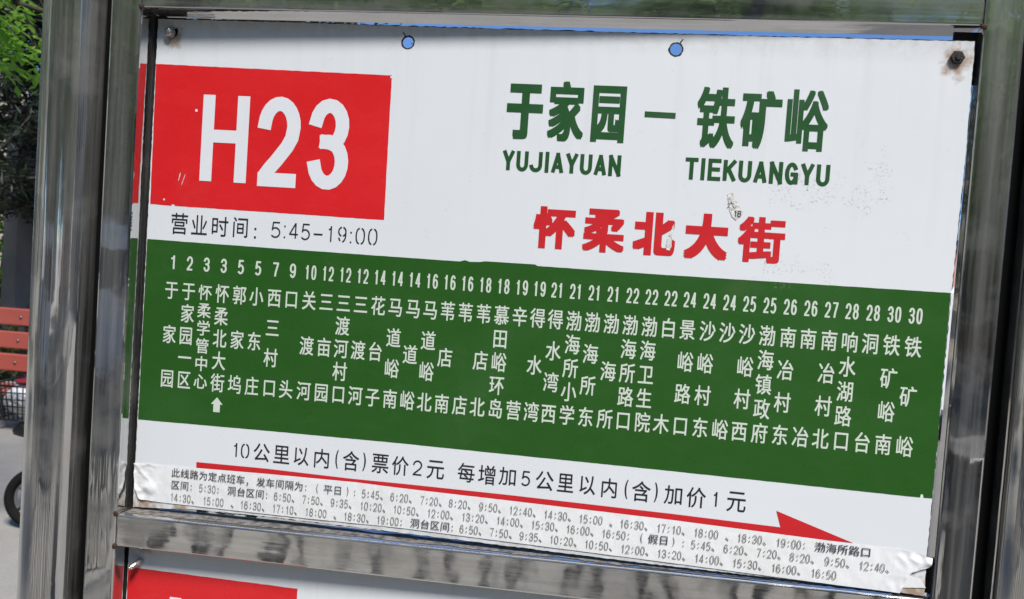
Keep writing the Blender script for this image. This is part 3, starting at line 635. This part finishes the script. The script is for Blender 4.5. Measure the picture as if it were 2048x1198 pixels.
# ================================================================== LEFT BACKGROUND
# near branch with fresh compound leaves hanging in at the top left
random.seed(11)
nt_ = empty('broadleaf_tree', (-3.35, 2.3, 0), 'tree with fresh bright green leaves hanging at upper left', 'tree')
tb = MB(); tb.add(*tube_geo([(0, 0, -.05), (.02, .02, 1.2), (-.05, .05, 2.4), (.0, .1, 3.6), (.1, .1, 4.8)], [.11, .09, .075, .05, .02], 12))
for a, z, l in ((.2, 2.7, .95), (-.3, 3.0, 1.1), (2.4, 2.9, 1.2), (3.6, 3.3, 1.1), (1.2, 3.6, .9), (5.0, 3.5, 1.0)):
    tb.add(*tube_geo([(0, .05, z - .15), (math.cos(a) * l * .5, math.sin(a) * l * .5, z + .12), (math.cos(a) * l, math.sin(a) * l, z)], [.03, .018, .006], 8))
tb.obj('trunk', M['bark'], nt_, True)
lm = bpy.data.meshes.new('leaf')
L0, W0 = 1.0, .40
lm.from_pydata([(0, 0, 0), (.25, W0 * .42, .05), (.6, W0 * .46, .04), (1, 0, -.06), (.6, -W0 * .46, .04), (.25, -W0 * .42, .05), (.5, 0, 0)], [], [(0, 6, 1), (1, 6, 2), (2, 6, 3), (3, 6, 4), (4, 6, 5), (5, 6, 0)])
lm.materials.append(M['leaf'])
fb = MB(); cnt = 0
def place_leaf(p, d, up, s):
    global cnt
    d = d.normalized(); sde = d.cross(up).normalized(); u2 = sde.cross(d)
    if cnt < 290:
        o = bpy.data.objects.new('leaf', lm); link(o, nt_)
        mm = Matrix.Identity(4)
        for i in range(3): mm[i][0] = d[i] * s; mm[i][1] = sde[i] * s; mm[i][2] = u2[i] * s; mm[i][3] = p[i] - nt_.location[i]
        o.matrix_local = mm; cnt += 1
    else:
        q = p - nt_.location; fb.add([q, q + d * s * .45 + sde * s * .2, q + d * s, q + d * s * .45 - sde * s * .2], [(0, 1, 2, 3)])
sprigs = []
for _ in range(44): sprigs.append(Vector((random.uniform(-2.82, -2.50), 2.38 + random.uniform(-.25, .25), random.uniform(2.50, 2.86))))
for _ in range(6): sprigs.append(Vector((random.uniform(-2.66, -2.60), 2.38 + random.uniform(-.1, .1), random.uniform(2.44, 2.52))))
for _ in range(330): sprigs.append(Vector((-3.3 + random.gauss(0, .75), 2.4 + random.gauss(0, .7), 3.6 + random.gauss(0, .45))))
for sp in sprigs:
    a = random.uniform(0, 6.28); ax = Vector((math.cos(a), math.sin(a) * .6, random.uniform(-1.1, -.2))).normalized(); up = Vector((-ax.x * .5, -ax.y * .5, 1)).normalized(); side = ax.cross(up).normalized()
    for k in range(4):
        b_ = sp + ax * (.028 * k)
        for sgn in (-1, 1): place_leaf(b_, side * sgn + ax * .7 + rnd() * .15, up + rnd() * .2, random.uniform(.042, .062))
    place_leaf(sp + ax * .12, ax, up, .07)
f_ = fb.obj('foliage', M['leaf'], nt_); f_['kind'] = 'stuff'
tw = MB()
for sp in sprigs[:36]: tw.add(*tube_geo([sp - nt_.location + Vector((-.05, 0, .09)), sp - nt_.location], .0022, 5))
tw.obj('twig', M['bark'], nt_)

# dark conifer behind
random.seed(5)
ct = empty('conifer', (-6.0, 6.75, 0), 'dark drooping conifer standing behind the red bench', 'tree')
b = MB(); b.add(*tube_geo([(0, 0, -.05), (.02, 0, 2), (0, 0, 4.5), (0, 0, 6.5)], [.10, .085, .06, .02], 12)); b.obj('trunk', M['bark'], ct, True)
bb = MB(); nb = MB()
for i in range(300):
    z = random.uniform(2.0, 6.2); a = random.uniform(0, 6.28); l = (1.7 - z * .2) * random.uniform(.5, 1) + .2
    e = Vector((math.cos(a) * l, math.sin(a) * l, z - l * random.uniform(.15, .5))); s_ = Vector((0, 0, z)); mid = s_.lerp(e, .5) + Vector((0, 0, .1))
    bb.add(*tube_geo([s_, mid, e], [.012, .008, .003], 5))
    for k in range(120):
        t = random.uniform(.15, 1); p = s_.lerp(mid, t * 2) if t < .5 else mid.lerp(e, t * 2 - 1)
        leaf_quad(nb, p + rnd() * .045, rnd(), random.uniform(.06, .14), .22)
bb.obj('branch', M['bark'], ct, True)['kind'] = 'stuff'; o = nb.obj('needles', M['leaf_dark'], ct); o['kind'] = 'stuff'

# planters and shrubs, pillar
pil = empty('grey_pillar', (-6.80, 7.38, 0), 'tall plain grey square pillar behind the bench', 'pillar', rz=R_(-18))
box('shaft', -.125, .125, -.125, .125, 0, 3.2, M['pillar'], pil, .01); box('base', -.15, .15, -.15, .15, 0, .12, M['concrete'], pil, .01)
random.seed(3)
hb = MB()
for _ in range(420):
    c = Vector((random.uniform(-9.5, -3.8), random.uniform(6.7, 7.3), random.uniform(.08, .62)))
    for _ in range(16): leaf_quad(hb, c + rnd() * .09, rnd() + Vector((0, -.3, .6)), random.uniform(.05, .11), .6)
hd = hb.obj('hedge', M['leaf_hedge']); tag(hd, 'low leafy hedge growing behind the red bench', 'hedge')
hb = MB()
for _ in range(500):
    c = Vector((random.uniform(-13, -6), random.uniform(11.0, 12.0), random.uniform(.2, 2.3)))
    for _ in range(16): leaf_quad(hb, c + rnd() * .16, rnd(), random.uniform(.07, .14), .6)
hd = hb.obj('shrub_row', M['leaf']); tag(hd, 'sunlit yellow green shrubs farther back at the left', 'shrubs')

# red bench
bench = empty('park_bench', (-5.55, 5.5, 0), 'red slatted park bench on grey concrete feet', 'bench')
bench.rotation_euler = (0, 0, R_(2))
for z in (.97, .76, .56): 
    box('back_plank', -.9, .9, -.02 + (z - .7) * .12, .02 + (z - .7) * .12, z - .08, z + .075, M['plank'], bench, .012, 3)
for y in (-.36, -.22, -.09): box('seat_plank', -.9, .9, y - .06, y + .06, .335, .375, M['plank'], bench, .01, 3)
for x in (-.7, .35):
    box('concrete_foot', x - .05, x + .05, -.40, .03, 0, .333, M['concrete'], bench, .01)
    box('back_support', x - .02, x + .02, .023, .063, .2, 1.02, M['railpaint'], bench, .003)
# low kerb wall the bench stands against
lk = MB(); lk.add(*box_geo(-12, -3.6, 6.35, 6.55, 0, .16)); o = lk.obj('planter_kerb', M['concrete']); o['kind'] = 'structure'

for z in (.97, .76, .56):
    for x in (-.7, .35): tube('plank_bolt', [(x, -.03 + (z - .7) * .12, z), (x, -.018 + (z - .7) * .12, z)], .011, M['rim'], bench, 10)
# bicycle / e-bike with front basket, mostly behind the left pole
bk = empty('electric_bicycle', (-3.15, 3.235, 0), 'electric bicycle with a wire front basket holding a white bag, parked behind the left pole', 'bicycle', rz=R_(8))
def wheel(cx_, r, parent):
    wv, wf = [], []; nseg = 48
    t = MB(); ring_pts = []
    for i in range(nseg):
        a = 2 * math.pi * i / nseg
        for k in range(10):
            q = 2 * math.pi * k / 10; rr = r - .030 + .030 * math.cos(q); t.v.append((cx_ + rr * math.cos(a), .028 * math.sin(q), r + rr * math.sin(a)))
    for i in range(nseg):
        for k in range(10):
            k2 = (k + 1) % 10; i2 = (i + 1) % nseg; t.f.append((i * 10 + k, i * 10 + k2, i2 * 10 + k2, i2 * 10 + k)); t.mi.append(0)
    for i in range(nseg):                      # tread lugs
        a = 2 * math.pi * (i + .5) / nseg; d = Vector((math.cos(a), 0, math.sin(a))); tt = Vector((-math.sin(a), 0, math.cos(a))); c = Vector((cx_, 0, r))
        for sg in (-1, 1):
            p = c + d * (r - .002) ; t.add([p + tt * .006 + Vector((0, 0, 0)), p - tt * .004, p - tt * .010 + Vector((0, sg * .024, 0)) - d * .008, p + Vector((0, sg * .024, 0)) - d * .008], [(0, 1, 2, 3)])
    w0 = t.obj('wheel', M['tyre'], parent, True)
    rm = MB(); ring = [(cx_ + (r - .062) * math.cos(2 * math.pi * i / 40), 0, r + (r - .062) * math.sin(2 * math.pi * i / 40)) for i in range(41)]
    rm.add(*tube_geo(ring, .008, 8)); rm.obj('rim', M['rim'], w0, True)
    hb_ = MB(); hb_.add(*tube_geo([(cx_, -.03, r), (cx_, .03, r)], .045, 20))
    for i in range(5):
        a = 2 * math.pi * i / 5; hb_.add(*tube_geo([(cx_ + .03 * math.cos(a), 0, r + .03 * math.sin(a)), (cx_ + (r - .06) * math.cos(a), 0, r + (r - .06) * math.sin(a))], [.016, .011], 8))
    hb_.obj('hub', M['rim'], w0, True)
RW = .178
wheel(0, RW, bk); wheel(1.12, RW, bk)
fk = MB()
for sg in (-1, 1): fk.add(*tube_geo([(0, sg * .045, RW), (.07, sg * .045, .45), (.10, sg * .04, .56)], .013, 10))
fk.add(*tube_geo([(.09, 0, .55), (.15, 0, .90)], .02, 12)); fk.obj('fork', M['plasticblack'], bk, True)
tube('handlebar', [(.20, -.28, .96), (.17, -.2, .97), (.15, -.07, .93), (.15, .07, .93), (.17, .2, .97), (.20, .28, .96)], .012, M['plasticblack'], bk)
fd = MB(); n = 10
for i in range(n):
    a0 = R_(25 + 130 * i / n); a1 = R_(25 + 130 * (i + 1) / n); r1 = RW + .02
    fd.add([(r1 * math.cos(a0), -.045, RW + r1 * math.sin(a0)), (r1 * math.cos(a0), .045, RW + r1 * math.sin(a0)), (r1 * math.cos(a1), .045, RW + r1 * math.sin(a1)), (r1 * math.cos(a1), -.045, RW + r1 * math.sin(a1))], [(0, 1, 2, 3)])

fr = MB(); fr.add(*tube_geo([(.12, 0, .7), (.35, 0, .35), (.62, 0, .27), (.85, 0, .3), (1.12, 0, RW)], .035, 12)); fr.add(*tube_geo([(.66, 0, .3), (.76, 0, .75)], .02, 10)); fr.obj('frame', M['plasticblack'], bk, True)
st_ = blob('saddle', (.78, 0, .80), .12, M['plasticblack'], bk, (1.25, .8, .35), 3)
hl = blob('headlight', (-.07, 0, .585), .062, M['plasticblack'], bk, (1.1, 1, .8), 2)
bs = MB(); x0, x1, y0, y1, z0, z1 = -.21, .06, -.15, .15, .66, .86
for k in range(6):
    z = z0 + (z1 - z0) * k / 5; ins = .035 * (1 - k / 5)
    bs.add(*tube_geo([(x0 + ins, y0 + ins, z), (x1 - ins, y0 + ins, z), (x1 - ins, y1 - ins, z), (x0 + ins, y1 - ins, z), (x0 + ins, y0 + ins, z)], .0045 if k < 5 else .007, 6))
for k in range(9):
    t = k / 8
    for yy, s_ in ((y0, 1), (y1, -1)): bs.add(*tube_geo([(x0 + .035 + (x1 - x0 - .07) * t, yy + s_ * .035, z0), (x0 + (x1 - x0) * t, yy, z1)], .0038, 5))
    for xx, s_ in ((x0, 1), (x1, -1)): bs.add(*tube_geo([(xx + s_ * .035, y0 + .035 + (y1 - y0 - .07) * t, z0), (xx, y0 + (y1 - y0) * t, z1)], .0038, 5))
bs.obj('basket', M['wire'], bk, True)
bag = blob('carrier_bag', (0, 0, 0), .10, M['bag'], None, (1.1, 1.15, .9), 8, 3); bag.location = (-3.225, 3.225, .765); tag(bag, 'crumpled white bag lying in the bicycle basket', 'bag')
cl_ = blob('rain_cape', (0, 0, 0), .07, M['redplastic'], None, (1.2, 1.1, .18), 4, 3); cl_.location = (-3.20, 3.23, .872); tag(cl_, 'folded dark red cape lying on the white bag in the basket', 'rain cape')

# ================================================================== BUILDINGS
def building(name, x0, x1, y0, y1, h, mat, label, floors, bays, face='-y', rz=0):
    t = empty(name, ((x0 + x1) / 2, (y0 + y1) / 2, 0), label, 'building', rz=rz)
    hx, hy = (x1 - x0) / 2, (y1 - y0) / 2
    box('wall', -hx, hx, -hy, hy, 0, h, M[mat], t)
    box('roof', -hx - .25, hx + .25, -hy - .25, hy + .25, h, h + .3, M['concrete'], t)
    fh = h / floors; yy = -hy if face == '-y' else hy; s_ = -1 if face == '-y' else 1
    fw = (2 * hx) / bays
    wm = MB(); ww, wh = min(1.5, fw * .55), fh * .5
    wm.add(*box_geo(-ww / 2, ww / 2, -.04, .04, 0, wh)); me = wm.mesh('window', M['frame'])
    gm = MB(); gm.add(*box_geo(-ww / 2 + .07, -.03, -.05, .05, .07, wh - .07)); gm.add(*box_geo(.03, ww / 2 - .07, -.05, .05, .07, wh - .07)); ge = gm.mesh('pane', M['glass'])
    for f in range(floors):
        for k in range(bays):
            o = bpy.data.objects.new('window', me); link(o, t); o.location = (-hx + fw * (k + .5), yy, f * fh + fh * .3)
            g = bpy.data.objects.new('pane', ge); link(g, o)
    return t
building('apartment_block', -24, -8, 24, 32, 7.2, 'beige', 'beige apartment block far behind the conifer at the left', 4, 6)
building('low_building', 6, 22, 21, 27, 3.3, 'salmon', 'low salmon pink building seen through the gap right of the sign', 1, 6)
building('office_block', -22, 0, -34, -26, 15, 'pale', 'pale grey office block across the road behind the camera', 5, 8, '+y')
building('row_houses', 10, 34, -8, 0, 9.0, 'beige', 'beige row of flats along the pavement far to the right of the stop', 3, 9, '-y', R_(-84))  # unseen block added so the poles mirror a wall instead of blue sky
building('market_hall', -32, -8, -5, 3, 9.5, 'pale', 'long pale hall along the pavement far to the left of the stop', 3, 9, '-y', R_(82))  # unseen pale wall added to grey the left pole's reflection
building('shop_building', 9, 23, -28, -20, 6.5, 'salmon', 'salmon pink shop building across the road behind the camera', 2, 6, '+y')

# trees: behind the gap on the right, and along the road behind the camera
tree(10.5, 31, 9.6, 2.6, 'green tree standing behind the low salmon building, left one', seed=21, group='trees behind the low building', clumps=160)
for i, (x, y) in enumerate(((17.5, 24.5), (22.5, 29), (27, 26))):
    tree(x, y + 4, 10, 3.2, ['big green tree rising behind the right half of the low building', 'big green tree at the far right, behind the low building corner', 'last green tree at the right edge of the yard'][i], 'leaf_deep', seed=31 + i, clear=.15, group='big trees right of the low building', clumps=320, per=36, size=.24, cr=.45)
tree(14.3, 31, 11.0, 2.8, 'green tree standing behind the low salmon building, right one', seed=22, group='trees behind the low building', clumps=160)
for i, (x, y, h, c) in enumerate([(-10.5, 11.5, 9, 3.0), (-7.4, 13.5, 9, 2.6), (-7.6, 16.5, 9.0, 2.1), (-14, 7.5, 8.5, 3), (-5.2, 9.3, 4.4, 1.3)]):
    tree(x, y, h, c, ['broad dark tree behind the yellow green shrubs', 'dark tree between the shrubs and the apartment block', 'smaller dark tree whose top shows over the sign', 'dark tree at the far left beyond the bench', 'short dark tree just behind the low hedge'][i],
         'leaf_deep', seed=60 + i, clear=.12, group='dark trees behind the hedge', clumps=300, per=40, size=.15, cr=.33)
SP = [(-6.5, 6.8, 2.5), (-2.2, 6.3, 2.4), (2.4, 6.4, 2.4), (7.2, 6.8, 2.6), (-11, 7.0, 2.8)]
LB = ['street tree behind the camera, opposite the bench', 'street tree behind the camera, left of the sign centre', 'street tree behind the camera, opposite the right end of the sign', 'rightmost street tree behind the camera, before the pink shop', 'leftmost street tree behind the camera']
for i, (x, h, c) in enumerate(SP):
    tree(x, -10.2, h, c, LB[i], seed=40 + i, clear=.36, group='street trees along the kerb', clumps=340, per=38, size=.17, cr=.4)
for i, x in enumerate((-16, -10, -4, 2.5, 9, 15)):
    tree(x, -17, 8.5, 3.2, ['tree across the road, farthest left', 'tree across the road, second from the left', 'tree across the road, third from the left', 'tree across the road, third from the right', 'tree across the road, second from the right', 'tree across the road, farthest right'][i], seed=80 + i, clear=.2, group='trees across the road', clumps=330, per=34, size=.28, cr=.55)
for i, (x, y) in enumerate(((-12, -2.5), (-13.5, 2.5))):
    tree(x, y, 7, 2.6, ['tree on the pavement left of the stop, nearer the road', 'tree on the pavement left of the stop, nearer the bench'][i], 'leaf_mid', seed=95 + i, clear=.25, group='trees on the pavement left of the stop', clumps=280, per=36, size=.16, cr=.4)

for i, (x, y) in enumerate(((-2.7, -4.3), (-6.6, -4.4))):  # added trees; their dark trunks give vertical bars in the polished steel
    tree(x, y, 6.6, 1.5, ['slim kerbside tree behind the camera with a dark trunk, nearer the stop', 'slim kerbside tree behind the camera with a dark trunk, farther left'][i], seed=120 + i, trunk_r=.13, clear=.5, group='slim trees at the kerb', clumps=190, per=34, size=.13, cr=.3)
lp = empty('lamp_post', (1.15, -4.7, 0), 'tall dark street lamp standing at the kerb behind the camera', 'street lamp')  # unseen post added for its dark vertical streak in the polished steel
tube('pole', [(0, 0, 0), (0, 0, 3), (0, 0, 6.2), (0, .5, 6.6), (0, 1.1, 6.65)], [.09, .075, .05, .045, .04], M['railpaint'], lp, 16); box('lamp_head', -.12, .12, 1.0, 1.6, 6.60, 6.70, M['plasticblack'], lp, .03); box('base', -.16, .16, -.16, .16, 0, .3, M['railpaint'], lp, .02)
# kerbside railing behind the camera (mirrored as dark bars in the lower cross rail)
for k in range(5):
    rl = empty('railing_panel', (-4.0 + k * 1.9, -3.0, 0), ['dark kerbside railing panel at the left end of the row', 'second dark railing panel from the left end', 'middle dark railing panel of the row', 'fourth dark railing panel from the left end', 'dark kerbside railing panel at the right end of the row'][k], 'railing', 'railing panels along the kerb')
    for q in range(5):
        for d_ in (-.07, .07): tube('bar', [(-.76 + q * .38 + d_, 0, 0), (-.76 + q * .38 + d_, 0, .95)], .034, M['railpaint'], rl, 8)
    box('top_rail', -.95, .95, -.03, .03, .95, 1.0, M['railpaint'], rl, .004)

wb = empty('waste_bin', (1.9, -2.4, 0), 'tall black waste bin with slotted top by the kerb behind the camera', 'waste bin')  # added dark mass, mirrored low in the right upright
box('body', -.32, .32, -.25, .25, .05, 1.05, M['railpaint'], wb, .02); box('lid', -.36, .36, -.29, .29, 1.05, 1.15, M['plasticblack'], wb, .02); box('slot', -.2, .2, .246, .256, .8, .92, M['black'], wb)
# white van parked right of the salmon building's yard
def make_van(loc, rz, label):
    van = empty('parked_van', loc, label, 'van', 'parked white vans', rz=rz)
    bm = bmesh.new()
    prof = [(-2.1, .35), (-2.1, 1.55), (-1.95, 1.85), (1.0, 1.88), (1.55, 1.20), (2.05, 1.02), (2.15, .6), (2.15, .35)]
    vl_ = [bm.verts.new((x, -.82, z)) for x, z in prof]; vr_ = [bm.verts.new((x, .82, z)) for x, z in prof]
    bm.faces.new(vl_[::-1]); bm.faces.new(vr_)
    for i in range(len(prof)): j = (i + 1) % len(prof); bm.faces.new((vl_[i], vl_[j], vr_[j], vr_[i]))
    bmesh.ops.recalc_face_normals(bm, faces=bm.faces); bmesh.ops.bevel(bm, geom=list(bm.edges), offset=.07, segments=3, affect='EDGES')
    bm_obj(bm, 'body', M['vanwhite'], van)
    for sg in (-1, 1):
        for x0, x1 in ((-1.8, -.7), (-.6, .3), (.4, 1.05)): box('side_window', x0, x1, sg * .825 - .006, sg * .825 + .006, 1.18, 1.62, M['glass'], van, .004)
        for xx in (-1.35, 1.35):
            b = MB(); b.add(*tube_geo([(xx, sg * .66, .31), (xx, sg * .84, .31)], .31, 28)); w1 = b.obj('wheel', M['tyre'], van)
            b = MB(); b.add(*tube_geo([(xx, sg * .70, .31), (xx, sg * .855, .31)], .19, 20)); b.obj('rim', M['rim'], w1)
        box('tail_lamp', -2.13, -2.09, sg * .70 - .07, sg * .70 + .07, .8, 1.2, M['orange'], van, .01)
        box('headlight', 2.10, 2.17, sg * .62 - .12, sg * .62 + .12, .68, .82, M['frame'], van, .01)
    box('rear_window', -2.12, -2.085, -.6, .6, 1.15, 1.55, M['glass'], van, .004)
    box('bumper', -2.2, -2.08, -.82, .82, .32, .5, M['plasticblack'], van, .02)
make_van((4.6, 9.6, 0), R_(4), 'white van with orange lamps parked behind the sign at the right')
make_van((-3.9, -7.4, 0), R_(180), 'white van standing in the road behind the camera')  # added van; its white body gives the steel a bright reflection
